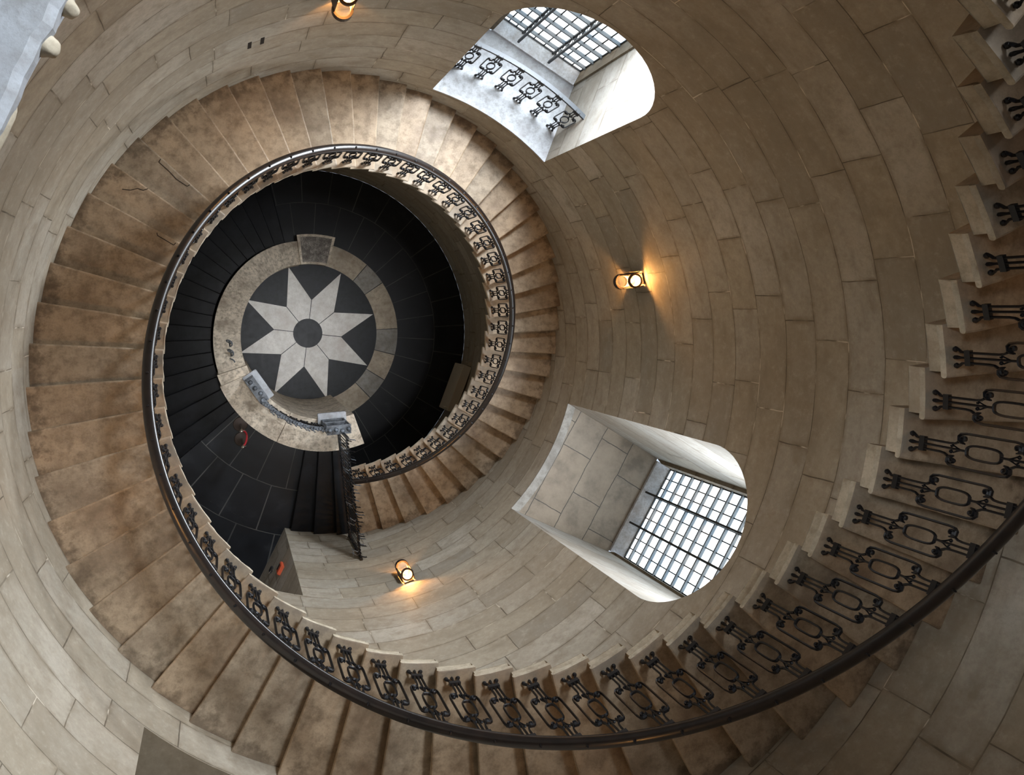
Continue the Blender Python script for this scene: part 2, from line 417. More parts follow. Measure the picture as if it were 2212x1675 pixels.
def window(name, o, dback, tl, tr, dglass, gl, gr, gz0, mull, m_floor, m_glass, rowp, detail=True):
    """embrasure and leaded window. tl/tr: jamb offsets at the back (right = negative t, left = positive t)"""
    F = frame(o['ax']); root = empty(name); setp(root, kind='structure')
    fr = arc_front(o); zb = o['zb']
    tmid = (tl+tr)/2; hwb = (tr-tl)/2
    def back(i):
        t, d, z = fr[i]
        t0 = fr[0][0]; t1 = fr[-1][0]
        s = (t-t0)/(t1-t0)
        return (tl+(tr-tl)*s, dback, z if i in (0, len(fr)-1) else z)
    bmj = bmesh.new()
    pv = [(bmj.verts.new(F(d, t, z)), bmj.verts.new(F(back(i)[1], back(i)[0], back(i)[2]))) for i, (t, d, z) in enumerate(fr)]
    for p, q in zip(pv, pv[1:]): bmj.faces.new((p[0], p[1], q[1], q[0]))
    link('reveal', bmj, M_reveal, root)
    # floor of the embrasure with curved front edge strip
    bmf = bmesh.new(); n = 16
    rows = []
    for i in range(n+1):
        a = o['a0']+(o['a1']-o['a0'])*i/n-o['ax']
        t = RO*math.sin(R_(a)); d = RO*math.cos(R_(a)); s = i/n
        rows.append([bmf.verts.new(F(d, t, zb)), bmf.verts.new(F(dback, tl+(tr-tl)*s, zb))])
    for p, q in zip(rows, rows[1:]): bmf.faces.new((p[0], p[1], q[1], q[0]))
    link('sill_floor', bmf, m_floor, root)
    if detail:
        bme = bmesh.new()
        for i in range(n):
            a0 = o['a0']+(o['a1']-o['a0'])*i/n; a1 = o['a0']+(o['a1']-o['a0'])*(i+1)/n
            vs = [cyl(RO-.012, a0, zb-.02), cyl(RO-.012, a1, zb-.02), cyl(RO-.012, a1, zb+.006), cyl(RO-.012, a0, zb+.006), cyl(RO+.13, a0, zb+.006), cyl(RO+.13, a1, zb+.006)]
            v = [bme.verts.new(p) for p in vs]
            bme.faces.new((v[0], v[1], v[2], v[3])); bme.faces.new((v[3], v[2], v[5], v[4]))
        link('sill_edge', bme, M_grey if name == 'window_1' else M_slab2, root)
    # back rebate wall ring: from back outline inward to window opening, colour darkened to read as unlit
    gtop = [0]
    hwg = (gr-gl)/2
    def glass_edge(i):
        s = (fr[i][0]-fr[0][0])/(fr[-1][0]-fr[0][0])
        t = gl+(gr-gl)*s
        z = fr[i][2] if 0 < i < len(fr)-1 else gz0
        if 0 < i < len(fr)-1: z = z-.09
        return t, z
    bmr = bmesh.new(); n = len(fr)
    a_ = [bmr.verts.new(F(dback, back(i)[0], back(i)[2])) for i in range(n)]
    b_ = [bmr.verts.new(F(dback+.0, glass_edge(i)[0], glass_edge(i)[1])) for i in range(n)]
    c_ = [bmr.verts.new(F(dglass, glass_edge(i)[0], glass_edge(i)[1])) for i in range(n)]
    for i in range(n-1):
        bmr.faces.new((a_[i], a_[i+1], b_[i+1], b_[i])); bmr.faces.new((b_[i], b_[i+1], c_[i+1], c_[i]))
    link('rebate', bmr, M_shadejamb, root)
    # sloping rough sill stone in front of the glass
    bms = bmesh.new()
    quad(bms, [F(dback, gl-.02, zb+.05), F(dback, gr+.02, zb+.05), F(dglass, gr+.02, gz0), F(dglass, gl-.02, gz0)])
    quad(bms, [F(dback, gl-.02, zb), F(dback, gr+.02, zb), F(dback, gr+.02, zb+.05), F(dback, gl-.02, zb+.05)])
    link('sloping_sill', bms, M_roughsill, root)
    # glass: one pane mesh cut to the arch
    bmg = bmesh.new()
    vs = [bmg.verts.new(F(dglass, *glass_edge(i))) for i in range(n)]
    bmg.faces.new(vs)
    link('pane', bmg, m_glass, root)
    def ztop(t):
        s = (t-gl)/(gr-gl); best = None
        for i in range(1, n-2):
            t0, z0 = glass_edge(i); t1, z1 = glass_edge(i+1)
            if min(t0, t1)-1e-6 <= t <= max(t0, t1)+1e-6:
                return z0+(z1-z0)*((t-t0)/(t1-t0) if abs(t1-t0) > 1e-6 else 0)
        return o['zs']
    if not detail: return root
    bmh = bmesh.new(); bmv = bmesh.new()
    z = gz0+.19; zmax = o['zs']+1
    def bx(bm, d0, d1, t0, t1, z0, z1):
        v = [bm.verts.new(F(d, t, zz)) for d in (d0, d1) for t in (t0, t1) for zz in (z0, z1)]
        for f in ((0,1,3,2),(4,6,7,5),(0,4,5,1),(2,3,7,6),(0,2,6,4),(1,5,7,3)): bm.faces.new([v[i] for i in f])
    while z < zmax-.1:
        # clip horizontally to the arch
        t0, t1 = gl, gr
        for q in range(60):
            t = gl+(gr-gl)*q/120
            if ztop(t+1e-3) > z: t0 = t; break
        for q in range(60):
            t = gr-(gr-gl)*q/120
            if ztop(t-1e-3) > z: t1 = t; break
        if t1 > t0+.1: bx(bmh, dglass-.05, dglass+.01, t0, t1, z-.014, z+.014)
        z += rowp
    edges = [gl]+mull+[gr]
    for e0, e1 in zip(edges, edges[1:]):
        for q in (1, 2):
            t = e0+(e1-e0)*q/3
            bx(bmv, dglass-.012, dglass+.008, t-.009, t+.009, gz0, ztop(t))
    for t in (gl+.01, gr-.01): bx(bmv, dglass-.02, dglass+.01, t-.01, t+.01, gz0, ztop(t))
    bx(bmv, dglass-.02, dglass+.01, gl, gr, gz0-.005, gz0+.015)
    link('glazing_bar', bmh, M_lead, root); link('lead_came', bmv, M_blackbar, root)
    for t in mull:
        bmm = bmesh.new()
        zt_ = ztop(t)
        zlo = zb+.1
        bx(bmm, dback+.03, dback+.07, t-.016, t+.016, zlo, zt_); bx(bmm, dglass-.04, dglass, t-.016, t+.016, gz0, zt_)
        q = zlo+.1
        k = 0
        while q < zt_-.15:      # lattice between the two flanges
            tube(bmm, [F(dback+.05, t, q), F(dglass-.02, t, q+.12)], .006, 4); tube(bmm, [F(dglass-.02, t, q+.12), F(dback+.05, t, q+.24)], .006, 4)
            q += .24
        link('mullion', bmm, M_blackbar, root)
    return root
W1 = window('window_1', OPEN[0], 5.58, -.82, .96, 5.8, -.78, .90, 6.93, [-.215, .36], M_slab1, M_glass, .272)
W2 = window('window_2', OPEN[1], 4.86, -.80, .70, 5.10, -.77, .64, 8.26, [-.28, .25], M_slab2, M_glass, .275)
window('window_3', OPEN[4], 5.0, -.95, .95, 5.1, -.93, .93, 19.0, [], M_slab2, M_glass_up, .3, detail=False)
window('window_4', OPEN[5], 5.0, -.95, .95, 5.1, -.93, .93, 19.3, [], M_slab2, M_glass_up, .3, detail=False)

# deep recess over the lower-left treads, and the doorway below it
def recess(name, o, depth, m, soffit_back=None, m_floor=None, back=None):
    F = frame(o['ax']); root = empty(name); setp(root, kind='structure')
    fr = arc_front(o, 20); bm = bmesh.new()
    pts = [(bm.verts.new(F(d, t, z)), bm.verts.new(F(depth, t, z if (soffit_back is None or i in (0, len(fr)-1)) else soffit_back))) for i, (t, d, z) in enumerate(fr)]
    for p, q in zip(pts, pts[1:]): bm.faces.new((p[0], p[1], q[1], q[0]))
    bm.faces.new([p[1] for p in pts])
    link('jamb_lining', bm, m, root)
    bm = bmesh.new(); n = 12; rows = []
    for i in range(n+1):
        a = o['a0']+(o['a1']-o['a0'])*i/n-o['ax']
        t = RO*math.sin(R_(a)); rows.append((bm.verts.new(F(RO*math.cos(R_(a)), t, o['zb'])), bm.verts.new(F(depth, t, o['zb']))))
    for p, q in zip(rows, rows[1:]): bm.faces.new((p[0], p[1], q[1], q[0]))
    link('threshold', bm, m_floor or m, root)
    return root
M_doorjamb = ashlar('grey_doorway_stone', (.5, .47, .43), polar=False, course=.55)
recess('door_1', OPEN[2], 5.9, M_doorjamb, soffit_back=5.6, m_floor=M_floor)
recess('trim_1', OPEN[3], 4.9, M_shadejamb)
# ceiling above the shaft
bm = bmesh.new(); lathe(bm, [(RO, TOP), (RO, TOP+.05), (0, TOP+.05)], 64); setp(link('ceiling', bm, M_reveal), kind='structure')

# ------------------------------------------------------------------ lowest floor with the star
fl = empty('floor'); setp(fl, kind='structure')
bm = bmesh.new(); n = 96
c = [bm.verts.new(cyl(RO, 360*i/n, 0)) for i in range(n)]; bm.faces.new(c)
link('slab_paving', bm, M_floor, fl)
def flat(bm, pts, z0, z1):
    lo = [bm.verts.new((p[0], p[1], z0)) for p in pts]; hi = [bm.verts.new((p[0], p[1], z1)) for p in pts]
    bm.faces.new(lo[::-1]); bm.faces.new(hi)
    for i in range(len(pts)):
        j = (i+1) % len(pts); bm.faces.new((lo[i], lo[j], hi[j], hi[i]))
FR0, FR1, FD = 1.625, 2.130, .334
bm = bmesh.new(); flat(bm, [tuple(cyl(FR0-.006, 360*i/96, 0))[:2] for i in range(96)], .0, .004); link('black_field', bm, M_black, fl)
bm = bmesh.new(); flat(bm, [tuple(cyl(FD, 360*i/48, 0))[:2] for i in range(48)], .004, .009); link('centre_disc', bm, M_black, fl)
for i in range(8):
    a = 15.9+45*i; g = .35
    pts = [cyl(FD+.006, a-22.5+1.1, 0), cyl(.785, a-22.5+.55, 0), cyl(1.60, a, 0), cyl(.785, a+22.5-.55, 0), cyl(FD+.006, a+22.5-1.1, 0)]
    pts += [cyl(FD+.006, a+22.5-1.1-(45-2.2)*q/4, 0) for q in (1, 2, 3)]
    bm = bmesh.new(); flat(bm, [tuple(p)[:2] for p in pts], .004, .008); link('star_point', bm, M_white, fl)
joints = [76, 49, 34, 2.6, -14.5, -32, -46.5, -75, -100, -128, -150, -178, -205, -232, -258, -284]
mats = [M_tan, M_grey, M_tan, M_grey, M_tan, M_grey, M_tan, M_grey, M_tan, M_tan, M_grey, M_tan, M_tan, M_grey, M_tan]
for i in range(len(joints)-1):
    bm = bmesh.new(); sector(bm, FR0, FR1, joints[i+1]+.25, joints[i]-.25, .0, .006, 6)
    link('ring_stone', bm, mats[i], fl)

# ------------------------------------------------------------------ cantilevered steps
def step_mesh(seed, r_in, mat, mat_end, worn=.0035, nseg_r=14, A_=None):
    """one stone step in its own frame: nosing on the x axis, body towards +angle, top at z=0"""
    rnd = random.Random(seed); A_ = A_ or A
    bm = bmesh.new(); nose_t = .045; oh = .034
    oh_in = oh if r_in > 2.3 else 0
    back = A_+1.3
    rs = [r_in+(RO-r_in)*i/nseg_r for i in range(nseg_r+1)]
    jit = [rnd.uniform(-worn, worn*.4) for _ in rs]; jit[0] *= 1.2
    def P(r, ang_deg, off, z):      # off = tangential offset in metres (positive = uphill)
        a = R_(ang_deg); return Vector((r*math.cos(a)-off*math.sin(a), r*math.sin(a)+off*math.cos(a), z))
    # front profile rows (off, z): nosing rounded
    prof = [(0.016, 0.0), (0.004, -.006), (0.0, -.018), (.002, -.034), (.010, nose_t*-1), (oh, -.048), (oh, -.07), (oh, -H)]
    cols = []
    for i, r in enumerate(rs):
        q = []
        for j, (o_, z_) in enumerate(prof):
            jj = -jit[i] if j < 5 else 0
            zz = z_-(.004*abs(jit[i])/worn if j < 3 else 0)
            q.append(bm.verts.new(P(r+(oh_in if j >= 5 and i == 0 else 0), 0, o_+jj, zz)))
        q += [bm.verts.new(P(r+(oh_in if i == 0 else 0), back, 0, -H))]
        # top mid and back
        q.append(bm.verts.new(P(r, back, 0, 0)))
        q.append(bm.verts.new(P(r, A_*.5, 0, -.003*rnd.random())))
        cols.append(q)
    m = len(cols[0])
    for c0, c1 in zip(cols, cols[1:]):
        for j in range(m):
            f = bm.faces.new((c0[j], c0[(j+1) % m], c1[(j+1) % m], c1[j])); f.material_index = 0
            if 5 <= j <= 7: f.material_index = 1
    # wall end
    f = bm.faces.new(cols[-1]); f.material_index = 1
    # inner end: rim of the nosing returned along the end
    c = cols[0]; top = [c[10], c[0]]
    nb = 7
    ang = [0]+[back*i/nb for i in range(1, nb+1)]
    if oh_in:
        # return nosing: thin moulding projecting to r_in, body end face at r_in+oh
        tops = [c[0]]; 
        low = [c[4]]; inner = [c[5]]; bot = [c[7]]
        for i in range(1, nb):
            w = rnd.uniform(-worn, worn)
            tops.append(bm.verts.new(P(r_in+.010, ang[i], 0, 0)))
            low.append(bm.verts.new(P(r_in-.001+w, ang[i], 0, -nose_t)))
            inner.append(bm.verts.new(P(r_in+oh_in, ang[i], 0, -.05)))
            bot.append(bm.verts.new(P(r_in+oh_in, ang[i], 0, -H)))
        tops.append(c[9]); low.append(bm.verts.new(P(r_in, back, 0, -nose_t))); inner.append(bm.verts.new(P(r_in+oh_in, back, 0, -.05))); bot.append(c[8])
        for i in range(nb):
            bm.faces.new((tops[i], tops[i+1], low[i+1], low[i])).material_index = 1
            bm.faces.new((low[i], low[i+1], inner[i+1], inner[i])).material_index = 1
            bm.faces.new((inner[i], inner[i+1], bot[i+1], bot[i])).material_index = 1
        # tread fill between c[0],tops..,c[9],c[10]
        f = bm.faces.new([c[10]]+[t for t in tops[::-1]]); f.material_index = 0
        bm.faces.new((c[0], c[1], c[2], c[3], c[4])).material_index = 1
        bm.faces.new((c[5], c[6], c[7])) if False else None
        bm.faces.new((low[-1], tops[-1], bot[-1], inner[-1])).material_index = 1
    else:
        bm.faces.new(c[::-1]).material_index = 1
    bmesh.ops.recalc_face_normals(bm, faces=bm.faces)
    me = bpy.data.meshes.new('stone_step'); bm.to_mesh(me); bm.free()
    me.materials.append(mat); me.materials.append(mat_end)
    return me
ORD = ['', 'first', 'second', 'third', 'fourth', 'fifth', 'sixth', 'seventh', 'eighth', 'ninth', 'tenth', 'eleventh', 'twelfth', 'thirteenth',
       'fourteenth', 'fifteenth', 'sixteenth', 'seventeenth', 'eighteenth', 'nineteenth', 'twentieth', 'twenty-first', 'twenty-second', 'twenty-third', 'twenty-fourth']
MARKS = [(-33, 'the top landing'), (0, 'the dark recess at lower left'), (20, 'the twin wall slots'), (28, 'the railed arched window'),
         (35, 'the wall lamp right of centre'), (42, 'the slab-floored arched window'), (49, 'the lowest wall lamp')]
def where(k):
    z, nm = min(MARKS, key=lambda m: (abs(m[0]-k), m[0])); d = k-z
    if d == 0: return 'level with '+nm
    return '%s %s from %s' % (ORD[abs(d)], 'down' if d > 0 else 'up', nm)
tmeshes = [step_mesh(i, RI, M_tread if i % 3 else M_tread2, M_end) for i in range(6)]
dmeshes = [step_mesh(20+i, 2.16, M_black, M_black) for i in range(2)]
SK0, SK1 = -33, 50
for k in range(SK0+1, SK1+4):
    if k <= SK1: me = tmeshes[random.randrange(6)]
    else: me = dmeshes[k % 2]
    o = bpy.data.objects.new('stone_step', me); COL.objects.link(o)
    o.location = (0, 0, zt(k)); o.rotation_euler = (0, 0, R_(th(k)))
    marks = {16: ('repair_joint', [(3.46, .3), (3.45, 1.0), (3.3, 1.05), (3.18, 1.3), (3.04, .95), (3.03, .3)]),
             14: ('repair_joint', [(2.97, .5), (2.95, 1.0), (2.84, 1.1), (2.75, 1.2), (2.74, .5)]),
             15: ('crack', [(3.55, 2.9), (3.47, 2.2), (3.42, 1.2), (3.36, .9), (3.33, .1)])}
    if k in marks:
        bm = bmesh.new(); mp = marks[k][1]
        for (r0, a0), (r1, a1) in zip(mp, mp[1:]):
            p0, p1 = cyl(r0, a0, .0012), cyl(r1, a1, .0012); d_ = (p1-p0).normalized().cross(Vector((0, 0, 1)))*.004
            quad(bm, [p0-d_, p1-d_, p1+d_, p0+d_])
        link(marks[k][0], bm, M_dark, o)
    if k <= SK1: setp(o, 'worn tan stone stair step, '+where(k), 'step', 'cantilevered stone steps of the spiral stair')
    else: setp(o, 'dark stone step between iron gate and black landing, '+['topmost', 'middle', 'lowest'][k-SK1-1]+' of three', 'step', 'dark steps below the gate')

# black landing in front of the door
LZ = zt(54); LA0, LA1 = 220.0, th(53)+360
bm = bmesh.new(); sector(bm, 2.16, RO, LA0, LA1+1.2, LZ-.3, LZ, 12)
setp(link('floor_landing', bm, M_floor), kind='structure')
# lower flight: dark steps winding down from the landing to the star floor
LN = 18; LH = LZ/(LN+1)
lm = step_mesh(33, 2.16, M_black, M_black)
for j in range(LN):
    z = LZ-LH*(j+1); a = LA0-A*(j+1)
    o = bpy.data.objects.new('stone_step', lm); COL.objects.link(o); o.location = (0, 0, z); o.rotation_euler = (0, 0, R_(a))
    setp(o, 'black stone step of lower flight, %s down from the black landing' % ORD[j+1], 'step', 'black steps winding down to the star floor')

# top landing slab (pale, close to the camera) with carved brackets along its edge
LTZ = 17.85
tl = empty('stone_landing', (0, 0, LTZ)); setp(tl, 'pale grey stone landing slab jutting in at the upper left corner', 'landing')
bm = bmesh.new(); sector(bm, 2.60, RO, 96, 196, -.2, 0, 40); link('slab', bm, M_landing, tl)
bm = bmesh.new()
n = 110; rows = []; rnd = random.Random(5)
for i in range(n+1):
    a = 96+100*i/n; w = rnd.uniform(-.004, .004)
    rows.append([bm.verts.new(cyl(r, a, z)) for r, z in ((2.72, 0.006), (2.535+w, .006), (2.515+w, -.01), (2.517+w, -.05), (2.56, -.06), (2.56, -.2), (2.72, -.2))])
for p, q in zip(rows, rows[1:]):
    for j in range(6): bm.faces.new((p[j], p[j+1], q[j+1], q[j]))
link('nosing', bm, M_landedge, tl)
def bracket(a, w, l):
    bm = bmesh.new(); base = cyl(2.53, a, -.055); rad = Vector((-math.cos(R_(a)), -math.sin(R_(a)), 0)); tg = Vector((-math.sin(R_(a)), math.cos(R_(a)), 0))
    bmesh.ops.create_icosphere(bm, subdivisions=3, radius=1)
    for v in bm.verts:
        p = v.co.copy(); s = 1+.12*math.sin(p.x*7+a)*math.cos(p.y*5)
        v.co = base+tg*(p.x*w*s)+rad*(p.y*l*s)+Vector((0, 0, p.z*.035))
    link('scroll_bracket', bm, M_end, tl, smooth=True)
for a, w, l in ((150.9, .022, .035), (153.1, .028, .04), (157.6, .09, .02), (162.5, .04, .03)): bracket(a, w, l)

# ------------------------------------------------------------------ handrail
def sweep(bm, path, prof):
    rows = []
    for r, a, z, in path:
        rows.append([bm.verts.new(cyl(r+u, a, z+v)) for u, v in prof])
    m = len(prof)
    for p, q in zip(rows, rows[1:]):
        for j in range(m): bm.faces.new((p[j], p[(j+1) % m], q[(j+1) % m], q[j]))
    bm.faces.new(rows[0][::-1]); bm.faces.new(rows[-1])
rail = empty('handrail', (0, 0, 0)); setp(rail, 'dark polished wooden handrail spiralling down the whole stair well', 'handrail')
prof = [(-.046, -.020), (-.051, .002), (-.043, .020), (-.022, .033), (0, .037), (.022, .033), (.043, .020), (.051, .002), (.046, -.020), (.026, -.03), (-.026, -.03)]
K1 = 50.55
path = [(RR, TH0-A*k, Z0-H*k+HR) for k in [SK0+.2+(K1-SK0-.2)*i/700 for i in range(701)]]
bm = bmesh.new(); sweep(bm, path, prof); link('wooden_rail', bm, M_rail, rail, smooth=True)
bm = bmesh.new(); sweep(bm, path, [(-.016, -.030), (.016, -.030), (.016, -.042), (-.016, -.042)]); link('iron_core_bar', bm, M_iron, rail)

# ------------------------------------------------------------------ baluster panels
def spiral(c, r0, turns, start, sgn, n=14):
    """points curling inwards from radius r0 about c, in (u, v)"""
    out = []
    for i in range(n+1):
        f = i/n; r = r0*(1-.72*f); a = start+sgn*turns*2*PI*f
        out.append((c[0]+r*math.cos(a), c[1]+r*math.sin(a)))
    return out
def panel(rake=.035, ring_round=False, bar_r=.0078):
    """wrought-iron panel in the x-z plane of its own frame, foot at the origin; rake lifts the uphill side"""
    mat = M_iron; root = empty('baluster_panel')
    def T(name, pts, r, n=5, closed=False):      # flat strap iron: deeper than it is wide
        bm = bmesh.new(); tube(bm, [(u, 0, v) for u, v in pts], r, n, closed)
        for v_ in bm.verts: v_.co.y *= 1.8
        return link(name, bm, mat, root)
    T('bar', [(0, 0), (0, .44)], bar_r); T('bar', [(0, .68), (0, 1.0)], bar_r)
    for s in (-1, 1):
        dz = rake*s
        lo = [(s*.055, .006), (s*.060, .02), (s*.050, .036), (s*.036, .052), (s*.032, .09), (s*.032, .28+dz), (s*.036, .315+dz), (s*.048, .338+dz)]
        T('bar', lo, bar_r)
        T('bar', [(x, 1.12-y+(2*dz if q > 3 else 0)) for q, (x, y) in enumerate(lo)][4:], bar_r)
        T('bar', [(s*.032, 1.0), (s*.032, 1.03-.0)], bar_r)if False else None
        bm = bmesh.new(); lathe(bm, [(0, -.0), (.015, .004), (.019, .015), (.013, .028), (0, .032)], 8, (s*.052, 0, .0)); link('foot', bm, mat, root)
        for v, d in ((.40, -1), (.72, 1)):
            c = [(0, v), (s*.010, v+d*.03), (s*.022, v+d*.058)]+spiral((s*.020, v+d*.072), .012, .8, 0, s, 6)
            T('curl', c, .005, 4)
        vol_l = [(s*(.070+.026*(1-.75*f)*math.cos(a)), .378+dz+.026*(1-.75*f)*math.sin(a)) for f, a in [(i/10, PI+i/10*1.9*PI) for i in range(11)]][::-1]
        ptsl = vol_l+[(s*.047, .360+dz), (s*.06, .342+dz), (s*.085, .340+dz), (s*.102, .358+dz), (s*.108, .40+dz)]
        T('side_scroll', ptsl+[(x, 1.12-y+2*dz) for x, y in ptsl][::-1], bar_r*1.1, 5)
    bm = bmesh.new(); lathe(bm, [(0, 0), (.012, .002), (.013, .02), (.008, .05), (0, .055)], 8); link('foot', bm, mat, root)
    for v in (.105, .955):
        bm = bmesh.new(); box(bm, -.048, .048, -.014, .014, v-.02, v+.02); link('collar', bm, mat, root)
    pts = []
    for i in range(24):
        a = 2*PI*i/24; cx, cz = math.cos(a), math.sin(a)
        if ring_round: pts.append((.05*cx, .56+.12*cz))
        else: pts.append((.042*math.copysign(abs(cx)**.55, cx), .56+.12*math.copysign(abs(cz)**.62, cz)))
    T('ring', pts, bar_r, 5, True)
    return root
proto = panel()
first = True
for k in range(SK0+1, SK1+1):
    a = th(k)+A*.45; z = zt(k)
    loc = cyl(RR, a, z); rz = R_(a)+PI/2
    if first: o = proto; o.location = loc; o.rotation_euler = (0, 0, rz); first = False
    else: o = dup(proto, loc, rz)
    setp(o, 'iron baluster panel on the step '+where(k), 'baluster', 'iron baluster panels of the spiral stair')

# railing in the arched window
def ring_rail(name, r, a0, a1, z, label, mat, w=.03, h=.02):
    bm = bmesh.new(); sweep(bm, [(r, a0+(a1-a0)*i/30, z) for i in range(31)], [(-w, -h), (w, -h), (w, h), (-w, h)])
    o = link(name, bm, mat); setp(o, label, 'rail'); return o
flatp = panel(rake=0, ring_round=True)
angs = [71.3, 66.9, 62.4, 58.1, 53.9, 49.6]
WR = 'leftmost,second from left,third from left,third from right,second from right,rightmost'.split(',')
for i, a in enumerate(angs):
    o = flatp if i == 0 else dup(flatp, (0, 0, 0), 0)
    o.location = cyl(4.21, a, 8.2); o.rotation_euler = (0, 0, R_(a)+PI/2)
    setp(o, 'thin black iron baluster panel in the upper window embrasure, '+WR[i]+' of six', 'baluster', 'baluster panels across the window embrasure')
M_greyrail = simple('grey_iron_rail', (.035, .04, .046), .5, .2)
ring_rail('window_guard_rail', 4.23, 47.6, 73.8, 9.2, 'slim grey curved rail across the upper arched window embrasure', M_greyrail)

# ------------------------------------------------------------------ stone parapet around the star
def ptop(a):
    if a >= 204: return 3.72
    if a >= 198.5: return 3.60
    if a >= 192: return 3.4-(198.5-a)*.02
    f = (192-a)/(192-98); return 3.27-f*2.5
par = empty('stone_parapet'); setp(par, 'broad curved stone parapet wall winding round the star floor', 'parapet')
bm = bmesh.new(); sector(bm, 1.58, 2.10, 98, 198.4, 0, ptop, 60); link('sloping_wall', bm, M_para, par)
bm = bmesh.new(); sector(bm, 1.56, 2.13, 198.4, 204, 0, 3.60, 4); link('stepped_block', bm, M_para, par)
bm = bmesh.new(); sector(bm, 1.54, 2.155, 204, 243.9, 0, 3.72, 24); link('coping', bm, M_para, par)
bm = bmesh.new(); sector(bm, 1.54, 2.155, 244.2, 289.6, 0, 3.72, 24); link('coping', bm, M_para, par)
# end block
ped = empty('stone_pedestal', (0, 0, 0)); setp(ped, 'square stained stone pedestal block at the foot of the parapet', 'pedestal')
bm = bmesh.new(); sector(bm, 1.60, 2.20, 76.6, 97.6, 0, .78, 8); link('block', bm, M_grey, ped)
bm = bmesh.new(); sector(bm, 1.57, 2.235, 76.0, 98.2, .78, .86, 8); link('cap', bm, M_para, ped)
M_stain = stone('dark_weathered_top', (.2, .18, .16), dark=.35, scale=5, rough=.6, spec=.3, stain=1.4, light=2.4)[0]
bm = bmesh.new(); sector(bm, 1.62, 2.18, 77.6, 96.6, .855, .868, 8); link('worn_top', bm, M_stain, ped)

# iron scroll bracket on the parapet
br = empty('iron_scroll', cyl(1.79, 187.5, ptop(187.5)), R_(187.5)+PI/2); setp(br, 'small glinting iron scroll standing on the sloping parapet', 'ornament')
for q, (c0, hh) in enumerate((((-.16, 0), .16), ((.02, 0), .26), ((.2, 0), .2))):
    bm = bmesh.new(); pts = [(c0[0]+.08*math.cos(t)*(1-t/9), 0.05*math.sin(t*1.3), hh*.5+.09*math.sin(t)*(1-t/9)) for t in [i*.45 for i in range(17)]]
    tube(bm, [(c0[0]-.03, 0, 0)]+pts, .013, 6); link('scroll', bm, M_iron_lit, br, smooth=True)

# newels and railing on the parapet
def newel(r, a, z, w, d, h, label):
    root = empty('iron_newel', cyl(r, a, z), R_(a)+PI/2); setp(root, label, 'newel', 'box newels on the parapet')
    bm = bmesh.new(); box(bm, -w/2-.05, w/2+.05, -d/2-.02, d/2+.11, 0, .1); bmesh.ops.bevel(bm, geom=bm.edges[:], offset=.012, segments=2, affect='EDGES'); link('stone_plinth', bm, M_landedge, root)
    for sx in (-1, 1):
        for sy in (-1, 1):
            bm = bmesh.new(); box(bm, sx*(w/2-.02)-.013, sx*(w/2-.02)+.013, sy*(d/2-.02)-.013, sy*(d/2-.02)+.013, .1, h); link('corner_post', bm, M_iron_lit, root)
    for zz in (.16, .5*h, h-.03):
        bm = bmesh.new(); box(bm, -w/2, w/2, -d/2, d/2, zz-.012, zz+.012); link('shelf_plate', bm, M_iron_lit, root)
    for i in range(5):
        bm = bmesh.new(); x = -w/2+.06+(w-.12)*i/4
        pts = [(x+.03*math.sin(t*1.4), .035*math.cos(t), .18+(h-.24)*t/12) for t in [j*.5 for j in range(25)]]
        tube(bm, pts, .009, 5); link('twisted_bar', bm, M_iron_lit, root)
    for i in range(4):
        bm = bmesh.new(); x = -w/2+.05+(w-.1)*i/3
        lathe(bm, [(0, 0), (.022, .0), (.015, .02), (.036, .05), (.042, .075), (.03, .105), (0, .12)], 12, (x, random.uniform(-.02, .03), h-.018)); link('finial', bm, M_iron_lit, root, smooth=True)
    return root
newel(1.60, 273.5, 3.72, .44, .17, 1.05, 'blue-black iron box newel beside the gate on a white plinth')
newel(1.60, 214.5, 3.72, .50, .17, .62, 'low blue-grey iron box newel at the left end of the parapet railing')
NR = 6
for i in range(NR):
    a = 225+i*(262-225)/(NR-1)
    o = dup(flatp, cyl(1.62, a, 3.72), R_(a)+PI/2); o.scale = (1.15, 1.0, .72)
    setp(o, 'iron baluster panel on the broad stone parapet, %s from the gate newel' % ORD[NR-i], 'baluster', 'baluster panels on the parapet')
bm = bmesh.new(); rnd = random.Random(3)
rows = [(1.62+.0*math.sin(i*2.1), 220+(266-220)*i/60, 4.50+.0*rnd.random()) for i in range(61)]
sweep(bm, rows, [(-.035, -.012), (.035, -.012), (.035, .012), (-.035, .012)])
pr = link('parapet_rail', bm, M_iron_lit); setp(pr, 'blue-black iron rail curving along the stone parapet between two newels', 'rail')
for i in range(26):
    a = 221+1.75*i; bm = bmesh.new(); c0 = cyl(1.62+rnd.uniform(-.01, .03), a, 4.51)
    tube(bm, [c0+Vector((.03*math.cos(t), .03*math.sin(t), .012*t)) for t in [j*.6 for j in range(9)]], .011, 5)
    link('leaf_crest', bm, M_iron_lit, pr)

# ------------------------------------------------------------------ the gate across the stair
GA = 276.0; g = empty('iron_gate', cyl(1.66, GA, 3.72), R_(GA)); setp(g, 'black spiked iron gate closing the stair beside the parapet', 'gate')
